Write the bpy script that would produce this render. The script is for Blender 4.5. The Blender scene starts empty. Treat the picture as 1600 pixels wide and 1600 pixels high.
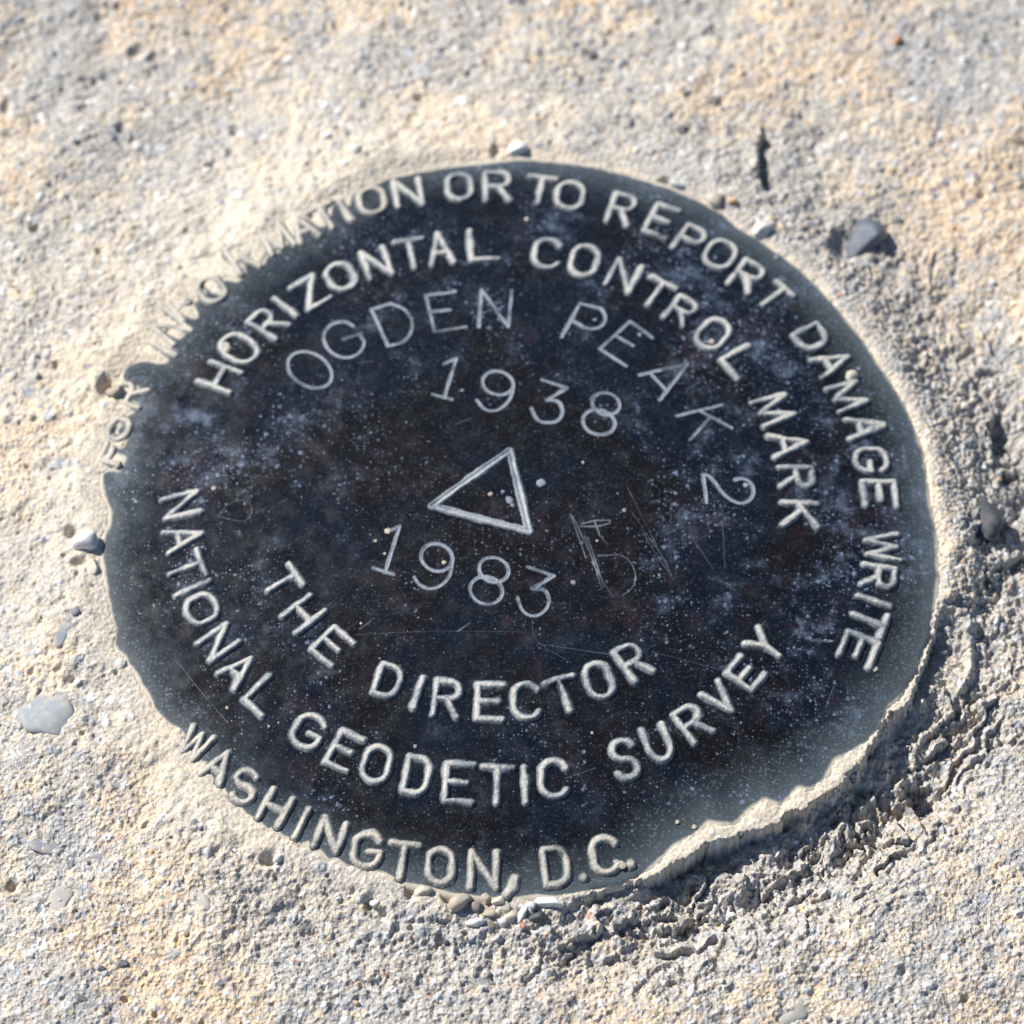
import bpy, bmesh, math, random
import numpy as np
from mathutils import Matrix, Vector

random.seed(7); rng = np.random.default_rng(11)
S = bpy.context.scene
MM = 0.001

# ------------------------------------------------------------------ camera
CAM = np.array([2.20142734, -198.6714432, 348.23840497])          # mm
CR = np.array([0.99999568, 0.00255905, 0.00144619]); CU = np.array([-0.00293942, 0.87059225, 0.49199643])
CW = np.array([0, -0.49199856, 0.870596012]); FPX = 5902.311       # focal length in pixels of a 1600 px wide frame
cd = bpy.data.cameras.new("camera"); cam = bpy.data.objects.new("camera", cd); S.collection.objects.link(cam)
cam.matrix_world = Matrix([[CR[i], CU[i], CW[i], CAM[i] * MM] for i in range(3)] + [[0, 0, 0, 1]])
cd.sensor_width = 36; cd.lens = FPX / 1600 * 36; cd.clip_start = 0.01; cd.clip_end = 50
cd.dof.use_dof = True; cd.dof.focus_distance = 0.386; cd.dof.aperture_fstop = 24
S.camera = cam

# ------------------------------------------------------------------ sky, sun, exposure
SUN_AZ = math.radians(-56); SUN_EL = math.radians(40)            # azimuth clockwise from +Y
W = bpy.data.worlds.new("World"); S.world = W; W.use_nodes = True
wt = W.node_tree; sky = wt.nodes.new("ShaderNodeTexSky"); sky.sky_type = 'NISHITA'; sky.sun_disc = False
sky.sun_elevation = SUN_EL; sky.sun_rotation = SUN_AZ % (2 * math.pi); sky.altitude = 2800
bg = wt.nodes["Background"]; bg.inputs[1].default_value = 0.075
wt.links.new(sky.outputs[0], bg.inputs[0])
sl = bpy.data.lights.new("sun", 'SUN'); sl.energy = 5.0; sl.angle = math.radians(0.53); sl.color = (1.0, 0.95, 0.88)
so = bpy.data.objects.new("sun", sl); S.collection.objects.link(so)
sd = Vector((math.sin(SUN_AZ) * math.cos(SUN_EL), math.cos(SUN_AZ) * math.cos(SUN_EL), math.sin(SUN_EL)))
so.rotation_euler = sd.to_track_quat('Z', 'Y').to_euler()
S.view_settings.view_transform = 'Standard'; S.view_settings.look = 'None'
S.view_settings.exposure = 0.45; S.view_settings.gamma = 1

# ------------------------------------------------------------------ projection of measured points on to the place
DOME = 3.115
def zdome(x, y): return -DOME * (x * x + y * y) / 45.0 ** 2
def ray(px, py):
    d = CR * (px - 800) / FPX - CU * (py - 800) / FPX - CW
    return d
def on_plane(px, py, z=-3.0):
    d = ray(px, py); return CAM + d * ((z - CAM[2]) / d[2])
def on_disk(px, py):
    z = -1.0
    for _ in range(8):
        P = on_plane(px, py, z); z = zdome(P[0], P[1])
    return on_plane(px, py, z)

# ------------------------------------------------------------------ noise tiles (periodic)
def tile(n, lo, hi, beta, seed, aniso=1.0, ang=0.0):
    """periodic noise, wavelengths lo..hi in samples"""
    g = np.random.default_rng(seed).standard_normal((n, n)); F = np.fft.rfft2(g)
    ky = np.fft.fftfreq(n)[:, None]; kx = np.fft.rfftfreq(n)[None]
    c, s = math.cos(ang), math.sin(ang); u = kx * c + ky * s; v = (-kx * s + ky * c) * aniso if aniso != 1 else -kx * s + ky * c
    u = u * aniso if aniso != 1 else u; v = v / aniso if aniso != 1 else v
    k = np.sqrt(u * u + v * v); k[0, 0] = 1
    f = k ** (-beta) * np.exp(-(k * lo) ** 4) * (1 - np.exp(-(k * hi) ** 4)); f[0, 0] = 0
    z = np.fft.irfft2(F * f, s=(n, n)); return (z / z.std()).astype(np.float32)
def samp(t, x, y, step):
    n = t.shape[0]; u = x / step; v = y / step
    i = np.floor(u).astype(int); j = np.floor(v).astype(int); fu = u - i; fv = v - j
    i0 = i % n; i1 = (i + 1) % n; j0 = j % n; j1 = (j + 1) % n
    return (t[j0, i0] * (1 - fu) + t[j0, i1] * fu) * (1 - fv) + (t[j1, i0] * (1 - fu) + t[j1, i1] * fu) * fv
T_f = tile(1024, 2.5, 12, 1.0, 1)         # used at 0.1 mm : 0.25 - 1.2 mm
T_m = tile(1024, 4, 40, 1.2, 2)           # used at 0.2 mm : 0.8 - 8 mm
T_l = tile(512, 6, 60, 1.5, 3)            # used at 1 mm   : 6 - 60 mm
T_c = tile(512, 4, 60, 1.0, 4)            # colour patches, 1 mm
T_r = tile(1024, 3, 30, 1.1, 5)

# ------------------------------------------------------------------ material helpers
def newmat(name):
    m = bpy.data.materials.new(name); m.use_nodes = True; t = m.node_tree
    b = t.nodes["Principled BSDF"]; return m, t, b
class N:
    def __init__(s, t): s.t = t
    def n(s, typ, **k):
        o = s.t.nodes.new(typ)
        for a, v in k.items(): setattr(o, a, v)
        return o
    def put(s, sock, v):
        if hasattr(v, 'is_linked') or hasattr(v, 'links'): s.t.links.new(v, sock)
        else: sock.default_value = v
    def math(s, op, a, b=0.0, c=0.0, clamp=False):
        o = s.n("ShaderNodeMath", operation=op, use_clamp=clamp); s.put(o.inputs[0], a); s.put(o.inputs[1], b); s.put(o.inputs[2], c); return o.outputs[0]
    def mix(s, f, a, b, mode='MIX'):
        o = s.n("ShaderNodeMix", data_type='RGBA', blend_type=mode); s.put(o.inputs[0], f)
        s.put(o.inputs[6], a if not isinstance(a, tuple) else (*a[:3], 1)); s.put(o.inputs[7], b if not isinstance(b, tuple) else (*b[:3], 1)); return o.outputs[2]
    def ramp(s, v, lo, hi, a=0.0, b=1.0, smooth=True):
        o = s.n("ShaderNodeMapRange", interpolation_type='SMOOTHSTEP' if smooth else 'LINEAR'); s.put(o.inputs[0], v)
        for i, q in zip((1, 2, 3, 4), (lo, hi, a, b)): s.put(o.inputs[i], q)
        return o.outputs[0]
    def attr(s, name): return s.n("ShaderNodeAttribute", attribute_name=name)
    def noise(s, vec, scale, detail=3, rough=0.55):
        o = s.n("ShaderNodeTexNoise"); s.put(o.inputs['Vector'], vec); o.inputs['Scale'].default_value = scale
        o.inputs['Detail'].default_value = detail; o.inputs['Roughness'].default_value = rough; return o
    def voro(s, vec, scale, feature='F1', rnd=1.0):
        o = s.n("ShaderNodeTexVoronoi", feature=feature, voronoi_dimensions='2D'); s.put(o.inputs['Vector'], vec)
        o.inputs['Scale'].default_value = scale; o.inputs['Randomness'].default_value = rnd; return o
    def bump(s, h, dist, strength=1.0, nrm=None):
        o = s.n("ShaderNodeBump"); s.put(o.inputs['Height'], h); o.inputs['Distance'].default_value = dist; o.inputs['Strength'].default_value = strength
        if nrm is not None: s.put(o.inputs['Normal'], nrm)
        return o.outputs[0]
    def geo(s): return s.n("ShaderNodeNewGeometry").outputs['Position']

# concrete: matrix colour patches by noise, sand grain colours by attribute
def mat_concrete():
    m, t, b = newmat("weathered_concrete"); q = N(t); P = q.geo()
    gc = q.attr("grain_color").outputs['Color']; gm = q.attr("grain_mask").outputs['Fac']; smooth = q.attr("skin").outputs['Fac']
    crev = q.attr("deep").outputs['Fac']
    big = q.noise(P, 38, 5, 0.66).outputs['Fac']; mid = q.noise(P, 420, 4, 0.7).outputs['Fac']; fine = q.noise(P, 2300, 3, 0.6).outputs['Fac']
    tan = q.mix(q.ramp(mid, 0.35, 0.68), (0.72, 0.515, 0.32), (0.76, 0.63, 0.46))
    grey = q.mix(q.ramp(mid, 0.3, 0.7), (0.36, 0.35, 0.33), (0.56, 0.53, 0.475))
    f = q.ramp(q.math('ADD', big, q.math('MULTIPLY', q.math('SUBTRACT', mid, 0.5), 0.5)), 0.44, 0.60)
    grey = q.mix(q.math('MULTIPLY', q.ramp(q.noise(P, 70, 4, 0.65).outputs['Fac'], 0.46, 0.62), 0.6), grey, (0.40, 0.415, 0.435))
    c = q.mix(f, grey, tan)
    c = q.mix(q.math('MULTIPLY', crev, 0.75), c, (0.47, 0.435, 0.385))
    cream = q.mix(q.ramp(mid, 0.3, 0.75), (0.64, 0.565, 0.45), (0.75, 0.67, 0.545))
    c = q.mix(q.math('MULTIPLY', smooth, 0.85), c, cream)
    c = q.mix(q.ramp(fine, 0.3, 0.72, 0.0, 1.0), q.mix(1.0, c, (0.74, 0.75, 0.78), 'MULTIPLY'), q.mix(1.0, c, (1.12, 1.1, 1.06), 'MULTIPLY'))
    # fine sand, grain by grain
    v1 = q.voro(P, 3600); v2 = q.voro(P, 1900); s1 = q.n("ShaderNodeSeparateColor"); t.links.new(v1.outputs['Color'], s1.inputs[0]); s2 = q.n("ShaderNodeSeparateColor"); t.links.new(v2.outputs['Color'], s2.inputs[0])
    rough_ = q.math('SUBTRACT', 1.0, q.math('MULTIPLY', smooth, 0.75))
    c = q.mix(q.math('MULTIPLY', q.math('MULTIPLY', q.ramp(s1.outputs[0], 0.60, 0.80), q.ramp(v1.outputs['Distance'], 0.25, 0.5, 0.8, 0.0)), rough_), c, (0.72, 0.72, 0.70))
    c = q.mix(q.math('MULTIPLY', q.math('MULTIPLY', q.ramp(s1.outputs[1], 0.66, 0.85), q.ramp(v1.outputs['Distance'], 0.25, 0.5, 0.75, 0.0)), rough_), c, (0.27, 0.28, 0.30))
    c = q.mix(q.math('MULTIPLY', q.math('MULTIPLY', q.ramp(s2.outputs[0], 0.70, 0.85), q.ramp(v2.outputs['Distance'], 0.22, 0.42, 0.7, 0.0)), rough_), c, q.mix(s2.outputs[1], (0.30, 0.32, 0.36), (0.62, 0.60, 0.56)))
    c = q.mix(q.math('MULTIPLY', q.math('MULTIPLY', q.ramp(s2.outputs[2], 0.80, 0.9), q.ramp(v2.outputs['Distance'], 0.2, 0.4, 0.6, 0.0)), rough_), c, (0.60, 0.43, 0.24))
    v3 = q.voro(P, 850); s3 = q.n("ShaderNodeSeparateColor"); t.links.new(v3.outputs['Color'], s3.inputs[0])
    d3 = q.math('ADD', v3.outputs['Distance'], q.math('MULTIPLY', q.math('SUBTRACT', fine, 0.5), 0.25))
    c = q.mix(q.math('MULTIPLY', q.math('MULTIPLY', q.ramp(s3.outputs[0], 0.80, 0.84), q.ramp(d3, 0.20, 0.30, 0.85, 0.0)), rough_), c, q.mix(q.ramp(s3.outputs[1], 0.3, 0.7), (0.26, 0.28, 0.32), (0.66, 0.65, 0.62)))
    c = q.mix(gm, c, gc)
    t.links.new(c, b.inputs['Base Color']); 
    q.put(b.inputs['Roughness'], q.ramp(gm, 0, 1, 0.9, 0.55)); b.inputs['Specular IOR Level'].default_value = 0.35
    n1 = q.bump(fine, 0.00009, 0.9); n1 = q.bump(q.math('MULTIPLY', v1.outputs['Distance'], rough_), 0.00006, 0.9, n1); n1 = q.bump(q.math('MULTIPLY', q.ramp(v2.outputs['Distance'], 0.2, 0.55), rough_), 0.00009, 0.85, n1); t.links.new(q.bump(q.noise(P, 6500, 2).outputs['Fac'], 0.00002, 0.7, n1), b.inputs['Normal'])
    return m
# bronze plate: dark patina, chalky pale bloom at the rim, mineral specks
def mat_plate():
    m, t, b = newmat("patinated_bronze"); q = N(t); P = q.geo()
    dust = q.attr("dust").outputs['Fac']; rim = q.attr("rim").outputs['Fac']; band = q.attr("band").outputs['Fac']
    big = q.noise(P, 90, 4, 0.6).outputs['Fac']; mid = q.noise(P, 500, 4, 0.65).outputs['Fac']; fine = q.noise(P, 3200, 2, 0.6).outputs['Fac']
    base = q.mix(q.ramp(q.math('ADD', big, q.math('MULTIPLY', band, -0.10)), 0.36, 0.56), (0.0045, 0.0078, 0.0150), (0.0068, 0.0058, 0.0068))
    red = q.math('MULTIPLY', q.ramp(q.noise(P, 260, 3, 0.6).outputs['Fac'], 0.52, 0.68), q.ramp(q.noise(P, 38, 2).outputs['Fac'], 0.42, 0.6))
    base = q.mix(q.math('MULTIPLY', red, 0.45), base, (0.034, 0.020, 0.028))
    # chalky grey green towards the rim
    rr = q.math('ADD', rim, q.math('MULTIPLY', q.math('SUBTRACT', mid, 0.5), 0.45))
    base = q.mix(q.ramp(rr, 0.0, 1.2, 0.0, 0.72, False), base, (0.105, 0.135, 0.155))
    base = q.mix(q.math('MULTIPLY', q.ramp(fine, 0.52, 0.72), q.ramp(rim, 0.0, 0.5, 0.10, 0.42)), base, (0.20, 0.25, 0.29))
    # mineral specks, three sizes
    dens = q.math('MULTIPLY', q.ramp(q.noise(P, 75, 5, 0.72).outputs['Fac'], 0.40, 0.66), q.ramp(band, 0, 1, 0.55, 1.15))
    c = base; hs = None
    for sc, mx, th, col in ((2600, 0.34, 0.80, (0.12, 0.155, 0.23)), (1500, 0.32, 0.86, (0.15, 0.19, 0.28)), (800, 0.28, 0.90, (0.16, 0.20, 0.29))):
        wv = q.n("ShaderNodeVectorMath", operation='ADD'); t.links.new(P, wv.inputs[0])
        wn = q.n("ShaderNodeVectorMath", operation='SCALE'); t.links.new(q.noise(P, sc * 1.6, 2).outputs['Color'], wn.inputs[0]); wn.inputs['Scale'].default_value = 0.55 / sc
        t.links.new(wn.outputs[0], wv.inputs[1])
        v = q.voro(wv.outputs[0], sc); sep = q.n("ShaderNodeSeparateColor"); t.links.new(v.outputs['Color'], sep.inputs[0])
        on = q.ramp(q.math('ADD', sep.outputs[0], q.math('MULTIPLY', dens, 0.42)), th, th + 0.35)
        rad = q.math('MULTIPLY', on, mx)
        f = q.math('MULTIPLY', q.ramp(q.math('ADD', v.outputs['Distance'], q.math('MULTIPLY', q.math('SUBTRACT', fine, 0.5), 0.12)), q.math('MULTIPLY', rad, 0.1), q.math('ADD', rad, 0.001), 1.0, 0.0), q.math('MULTIPLY', q.ramp(on, 0.0, 0.3), q.ramp(sep.outputs[1], 0, 1, 0.25, 0.95)))
        c = q.mix(f, c, tuple(1.25 * k_ for k_ in col)); hs = f if hs is None else q.math('MAXIMUM', hs, f)
    # hazy mineral bloom
    bl = q.math('MULTIPLY', q.math('MULTIPLY', q.ramp(q.noise(P, 150, 6, 0.8).outputs['Fac'], 0.50, 0.70), q.ramp(mid, 0.35, 0.7)), q.ramp(band, 0, 1, 0.15, 1.0))
    c = q.mix(q.math('MULTIPLY', bl, 0.55), c, (0.17, 0.225, 0.33))
    d2 = q.ramp(q.math('ADD', dust, q.math('MULTIPLY', q.math('SUBTRACT', mid, 0.5), 0.9)), 0.25, 0.85)
    c = q.mix(d2, c, q.mix(q.ramp(fine, 0.3, 0.7), (0.50, 0.47, 0.40), (0.60, 0.54, 0.43)))
    t.links.new(c, b.inputs['Base Color'])
    q.put(b.inputs['Roughness'], q.math('MAXIMUM', q.ramp(mid, 0.3, 0.7, 0.24, 0.36), q.math('MULTIPLY', q.math('MAXIMUM', d2, q.math('MULTIPLY', rim, 0.6)), 0.95)))
    b.inputs['Specular IOR Level'].default_value = 0.26
    n1 = q.bump(fine, 0.000018, 0.8); n2 = q.bump(hs, 0.00003, 0.6, n1); t.links.new(n2, b.inputs['Normal'])
    return m
def mat_letter(name, foot, low, top, fr=1.0):
    m, t, b = newmat(name); q = N(t); P = q.geo(); h = q.attr("relief").outputs['Fac']
    mid = q.noise(P, 900, 4, 0.7).outputs['Fac']; fine = q.noise(P, 3600, 3, 0.65).outputs['Fac']
    hh = q.math('ADD', h, q.math('MULTIPLY', q.math('SUBTRACT', mid, 0.5), 0.55))
    c = q.mix(q.ramp(hh, 0.05, 0.42), foot, low); c = q.mix(q.ramp(hh, 0.45, 0.95), c, top)
    c = q.mix(q.ramp(fine, 0.3, 0.75), q.mix(1.0, c, (0.70, 0.73, 0.78), 'MULTIPLY'), q.mix(1.0, c, (1.15, 1.13, 1.08), 'MULTIPLY'))
    c = q.mix(q.math('MULTIPLY', q.ramp(q.noise(P, 2100, 2).outputs['Fac'], 0.60, 0.72), 0.45 * fr), c, (0.10, 0.085, 0.065))
    t.links.new(c, b.inputs['Base Color']); q.put(b.inputs['Roughness'], q.ramp(mid, 0.3, 0.7, 0.5, 0.75))
    t.links.new(q.bump(fine, 0.00006, 0.8), b.inputs['Normal']); return m
def mat_stone(name, a, bcol, rough=0.5, spec=0.5, sc=900, dusty=0.62):
    m, t, b = newmat(name); q = N(t); tc = q.n("ShaderNodeTexCoord").outputs['Object']
    n1 = q.noise(tc, sc, 4, 0.65).outputs['Fac']; oi = q.n("ShaderNodeObjectInfo").outputs['Random']
    c = q.mix(q.ramp(n1, 0.35, 0.65), a, bcol); k = q.ramp(oi, 0, 1, 0.82, 1.12, False)
    cc = q.n("ShaderNodeCombineColor")
    for i in range(3): t.links.new(k, cc.inputs[i])
    c = q.mix(1.0, c, cc.outputs[0], 'MULTIPLY')
    c = q.mix(q.math('MULTIPLY', q.ramp(q.noise(q.geo(), 700, 4, 0.7).outputs['Fac'], 0.44, 0.66), dusty), c, (0.56, 0.50, 0.41))
    c = q.mix(q.math('MULTIPLY', q.ramp(q.noise(q.geo(), 4200, 2).outputs['Fac'], 0.5, 0.7), 0.3), c, (0.25, 0.25, 0.25))
    t.links.new(c, b.inputs['Base Color']); b.inputs['Roughness'].default_value = rough; b.inputs['Specular IOR Level'].default_value = spec
    t.links.new(q.bump(q.noise(tc, sc * 3, 3).outputs['Fac'], 0.00005, 0.7), b.inputs['Normal']); return m

M_con = mat_concrete(); M_pl = mat_plate()
M_let = mat_letter("dust_worn_raised_bronze", (0.018, 0.022, 0.028), (0.24, 0.265, 0.29), (0.53, 0.51, 0.46))
M_letc = mat_letter("cement_coated_raised_bronze", (0.06, 0.07, 0.075), (0.34, 0.335, 0.31), (0.56, 0.51, 0.43), 0.5)
M_stamp = mat_letter("stamped_groove_bronze", (0.016, 0.02, 0.026), (0.09, 0.115, 0.15), (0.26, 0.30, 0.36), 0.3)
M_scr = mat_letter("scratched_bronze", (0.014, 0.017, 0.022), (0.026, 0.034, 0.048), (0.08, 0.10, 0.13), 0.6)

# ------------------------------------------------------------------ object helpers
def tag(o, **k):
    for a, v in k.items(): o[a] = v
    return o
def link(o, parent=None):
    S.collection.objects.link(o)
    if parent is not None: o.parent = parent
    return o
def grid_mesh(name, V, Q, attrs=None, cols=None, smooth=True):
    me = bpy.data.meshes.new(name); me.vertices.add(len(V)); me.vertices.foreach_set("co", (V * MM).astype(np.float32).ravel())
    me.loops.add(Q.size); me.loops.foreach_set("vertex_index", Q.astype(np.int32).ravel())
    me.polygons.add(len(Q)); me.polygons.foreach_set("loop_start", np.arange(0, Q.size, 4, dtype=np.int32))
    me.polygons.foreach_set("use_smooth", np.full(len(Q), smooth)); me.update(calc_edges=True)
    for k, a in (attrs or {}).items():
        at = me.attributes.new(k, 'FLOAT', 'POINT'); at.data.foreach_set("value", a.astype(np.float32))
    for k, a in (cols or {}).items():
        at = me.color_attributes.new(k, 'FLOAT_COLOR', 'POINT'); at.data.foreach_set("color", np.c_[a, np.ones(len(a))].astype(np.float32).ravel())
    return me
def quads(ny, nx, keep):
    """keep: (ny-1, nx-1) bool -> quads and compacted vertex index"""
    j, i = np.nonzero(keep); a = j * nx + i
    Q = np.c_[a, a + 1, a + nx + 1, a + nx]; used = np.unique(Q); mp = np.zeros(ny * nx, int); mp[used] = np.arange(len(used))
    return mp[Q], used

# ------------------------------------------------------------------ visible boundary of the bronze against the concrete (traced, then laid on the rim plane)
B = [(156,741),(168,735),(186,738),(192,722),(182,716),(173,710),(176,702),(192,700),(196,690),(184,686),(176,678),(183,668),(197,662),(191,652),(206,648),(214,640),(201,632),(200,623),(214,612),(197,606),
(187,594),(190,577),(202,566),(222,563),(258,568),(250,556),(228,547),(226,543),(262,556),(270,551),(246,519),(248,513),(280,530),(292,517),(262,497),(250,490),(275,489),(305,497),(300,484),(287,469),(305,470),(318,462),(312,448),(320,441),
(334,458),(349,464),(344,445),(344,432),(356,436),(372,441),(380,430),(377,410),(388,403),(406,418),(414,402),(417,381),(426,384),(436,394),(446,384),(440,358),(447,348),(460,374),(472,372),(476,350),(486,340),(500,356),(510,352),(515,328),(524,315),
(542,322),(546,304),(560,296),(585,286),(606,277),(632,272),(659,266),(676,263),(700,258),(735,255),(769,252),(800,247),(831,247),(862,249),(925,257),(972,267),(1000,277),(1050,292),(1094,311),(1130,332),(1156,354),(1185,370),(1219,394),(1252,418),(1281,447),
(1312,480),(1337,512),(1358,540),(1375,569),(1398,600),(1416,628),(1432,665),(1446,700),(1452,740),(1456,775),(1464,815),(1468,844),(1470,900),(1464,947),(1460,985),(1454,1000),(1446,1030),(1436,1050),(1428,1078),(1412,1101),(1390,1112),(1375,1131),(1366,1160),(1352,1180),(1325,1205),(1308,1228),
(1285,1238),(1262,1262),(1229,1270),(1215,1288),(1169,1298),(1140,1312),(1101,1320),(1075,1340),(1048,1350),(1022,1370),(997,1378),(965,1380),(940,1390),(900,1397),(868,1402),(837,1399),(812,1404),(790,1406),(760,1404),(720,1400),(697,1397),(669,1388),(640,1384),(616,1376),(600,1366),
(575,1362),(560,1352),(545,1357),(525,1344),(512,1345),(500,1332),(487,1335),(481,1318),(468,1322),(459,1313),(440,1310),(428,1297),(418,1300),(403,1284),(384,1275),(372,1262),(356,1249),(348,1234),(334,1226),(326,1210),(320,1196),(308,1192),(306,1181),(296,1168),(288,1154),(281,1144),
(262,1134),(250,1122),(241,1112),(230,1090),(219,1072),(210,1052),(200,1041),(194,1030),(182,1020),(175,1008),(178,985),(173,968),(166,934),(163,910),(159,887),(156,862),(161,840),(170,822),(171,806),(166,790),(160,778),(157,760)]
i0, i1 = B.index((1454,1000)), B.index((965,1380))
BI = B[:i0] + [(1453,990),(1440,1010),(1430,1046),(1408,1078),(1388,1096),(1370,1128),(1350,1156),(1322,1172),(1300,1182),(1285,1212),(1262,1230),(1242,1226),(1215,1256),(1190,1244),(1165,1262),(1140,1284),(1102,1280),(1082,1300),(1050,1316),(1022,1342),(997,1364),(968,1376)] + B[i1 + 1:]
BI = BI[:i0] + [(x + 9 * (x - 806) / math.hypot(x - 806, y - 828), y + 9 * (y - 828) / math.hypot(x - 806, y - 828)) for x, y in BI[i0:i0 + 22]] + BI[i0 + 22:]
BP = np.array([on_plane(x, y, -DOME)[:2] for x, y in BI]); BO = np.array([on_plane(x, y, -DOME)[:2] for x, y in B])
bang = np.unwrap(np.arctan2(BP[:, 1], BP[:, 0])); BC = np.array([2.2, 0.0])
def poly_sd(x, y, poly, closed=True):
    """signed distance (positive outside) to a closed polygon, or unsigned distance to an open line"""
    P0 = poly if closed else poly[:-1]; P1 = np.roll(poly, -1, 0) if closed else poly[1:]
    best = np.full(x.shape, 1e9, np.float32); ins = np.zeros(x.shape, bool)
    for (ax, ay), (bx, by) in zip(P0, P1):
        dx, dy = bx - ax, by - ay; L = dx * dx + dy * dy + 1e-12
        t = np.clip(((x - ax) * dx + (y - ay) * dy) / L, 0, 1); d = (x - ax - t * dx) ** 2 + (y - ay - t * dy) ** 2
        np.minimum(best, d, out=best)
        if closed and dy != 0:
            c = (ay > y) != (by > y); ins ^= c & (x < ax + (y - ay) * dx / dy)
    best = np.sqrt(best); return np.where(ins, -best, best) if closed else best
# smoothed polar radius of the boundary about BC
th_s = np.linspace(-math.pi, math.pi, 721)
def polar_bound(BP=BP):
    P = BP - BC; a = np.arctan2(P[:, 1], P[:, 0]); r = np.hypot(P[:, 0], P[:, 1]); o = np.argsort(a)
    return np.interp(th_s, np.r_[a[o][-1] - 2 * math.pi, a[o], a[o][0] + 2 * math.pi], np.r_[r[o][-1], r[o], r[o][0]])
RB = polar_bound(); RBO = polar_bound(BO)
def smooth_per(v, k):
    v = v[:-1]; w = np.hanning(2 * k + 1); w /= w.sum(); vv = np.convolve(np.r_[v[-k:], v, v[:k]], w, 'valid'); return np.r_[vv, vv[0]]
def Rb(th): return np.interp(th, th_s, RB)
RD_ = smooth_per(RB, 5) + 0.55; _lr = (np.degrees(th_s) > -80) & (np.degrees(th_s) < -15); RD_[_lr] = np.minimum(RD_, np.maximum(smooth_per(RB, 3) + 0.05, smooth_per(RBO, 5) - 0.35))[_lr]
def Rd(th): return np.interp(th, th_s, RD_) - 0.45 * lobe(th, 20, 60)

# angular weights (image-like directions; angle about the plate, degrees, counter-clockwise from +X)
def lobe(th, c, w):
    d = np.abs((np.degrees(th) - c + 180) % 360 - 180); return np.clip(1 - d / w, 0, 1) ** 1 * (3 * np.clip(1 - d / w, 0, 1) - 2 * np.clip(1 - d / w, 0, 1) ** 2) if False else (lambda t: t * t * (3 - 2 * t))(np.clip(1 - d / w, 0, 1))

# ------------------------------------------------------------------ the concrete
x0, x1, y0, y1 = -64, 68, -66, 77
STEP = 0.135
xf = np.arange(x0, x1, STEP); yf = np.arange(y0, y1, STEP)
def outer(a0, sgn):
    o = []; s = 0.3; a = a0
    while abs(a - a0) < 260: a += sgn * s; s *= 1.16; o.append(a)
    return np.array(o)
xs = np.r_[outer(xf[0], -1)[::-1], xf, outer(xf[-1], 1)]; ys = np.r_[outer(yf[0], -1)[::-1], yf, outer(yf[-1], 1)]
nx, ny = len(xs), len(ys); X, Y = np.meshgrid(xs, ys)
TH = np.arctan2(Y - BC[1], X - BC[0]); R = np.hypot(X - BC[0], Y - BC[1])
D = (R - Rb(TH)).astype(np.float32); near = (np.abs(R - 45) < 7)
wx = X[near] + 0.10 * samp(T_f, X[near] + 9, Y[near], 0.1) + 0.10 * samp(T_m, X[near], Y[near], 0.2); wy = Y[near] + 0.10 * samp(T_f, X[near], Y[near] + 31, 0.1) + 0.10 * samp(T_m, X[near] + 50, Y[near], 0.2)
D[near] = poly_sd(wx, wy, BP)
Do = (R - np.interp(TH, th_s, RBO)).astype(np.float32); Do[near] = poly_sd(wx, wy, BO); Dp = np.maximum(D, 0); Dop = np.maximum(Do, 0)
nf = samp(T_f, X, Y, 0.1); nm = samp(T_m, X, Y, 0.2); nl = samp(T_l, X, Y, 1.0); nc = samp(T_c, X, Y, 1.0); nr = samp(T_r, X + 13, Y + 7, 0.16)
upleft = np.maximum(lobe(TH, 135, 110), lobe(TH, 200, 80))
right = lobe(TH, 10, 75); lowr = lobe(TH, -48, 52); low = lobe(TH, -95, 60)
# large shape
Z = -2.75 + 0.33 * nl + 0.09 * nm
Z += -2.1 * (1 - np.exp(-Dop / 15.0)) - 0.05 * np.minimum(Dop, 30) + 0.45
Z += -3.8 * right * np.exp(-((Do - 11.5) / 7.5) ** 2) + -3.6 * lowr * np.exp(-((Do - 5.0) / 5.5) ** 2) - 0.5 * low * np.exp(-((Do - 6) / 4) ** 2)
lw1 = np.clip(lowr * 2.2, 0, 1) * np.clip(0.75 + 0.35 * samp(T_l, X, Y, 0.3), 0.2, 1.3); Z += -3.0 * lw1 * np.exp(-Dop / 2.6) + 0.9 * lw1 * np.exp(-((Do - 4.2 - 0.6 * samp(T_m, X + 5, Y, 0.6)) / 0.9) ** 2)
# strata: broken ledges running parallel to the plate edge, each dropping away outward
def ledges(per, off, amp):
    ph = (Do + off + 0.9 * samp(T_m, X + 40, Y, 0.4) + 1.5 * samp(T_l, X, Y + 30, 0.4) + 0.15 * nr) / per; fr = ph - np.floor(ph)
    sel = samp(T_m, TH * 44 + 17 * np.floor(ph), np.floor(ph) * 31.7, 0.6); st = np.clip((fr - 0.80) / 0.12, 0, 1)
    return amp * np.clip(0.45 + 0.6 * sel, 0, 1.6) * (fr / 0.8 * (fr < 0.8) + (1 - st) * (fr >= 0.8) - 0.4)
lw = np.clip(lowr * 1.6, 0, 1) * np.exp(-((Do - 5.5) / 6.0) ** 2); Z += lw * (ledges(3.3, 0.9, 1.35) + ledges(1.45, 0.2, 0.5))
rw = np.clip(right * 1.3, 0, 1) * np.exp(-((Do - 9) / 7) ** 2); Z += rw * (ledges(4.1, 2.0, 0.5) + ledges(1.9, 0.6, 0.22))
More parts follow.
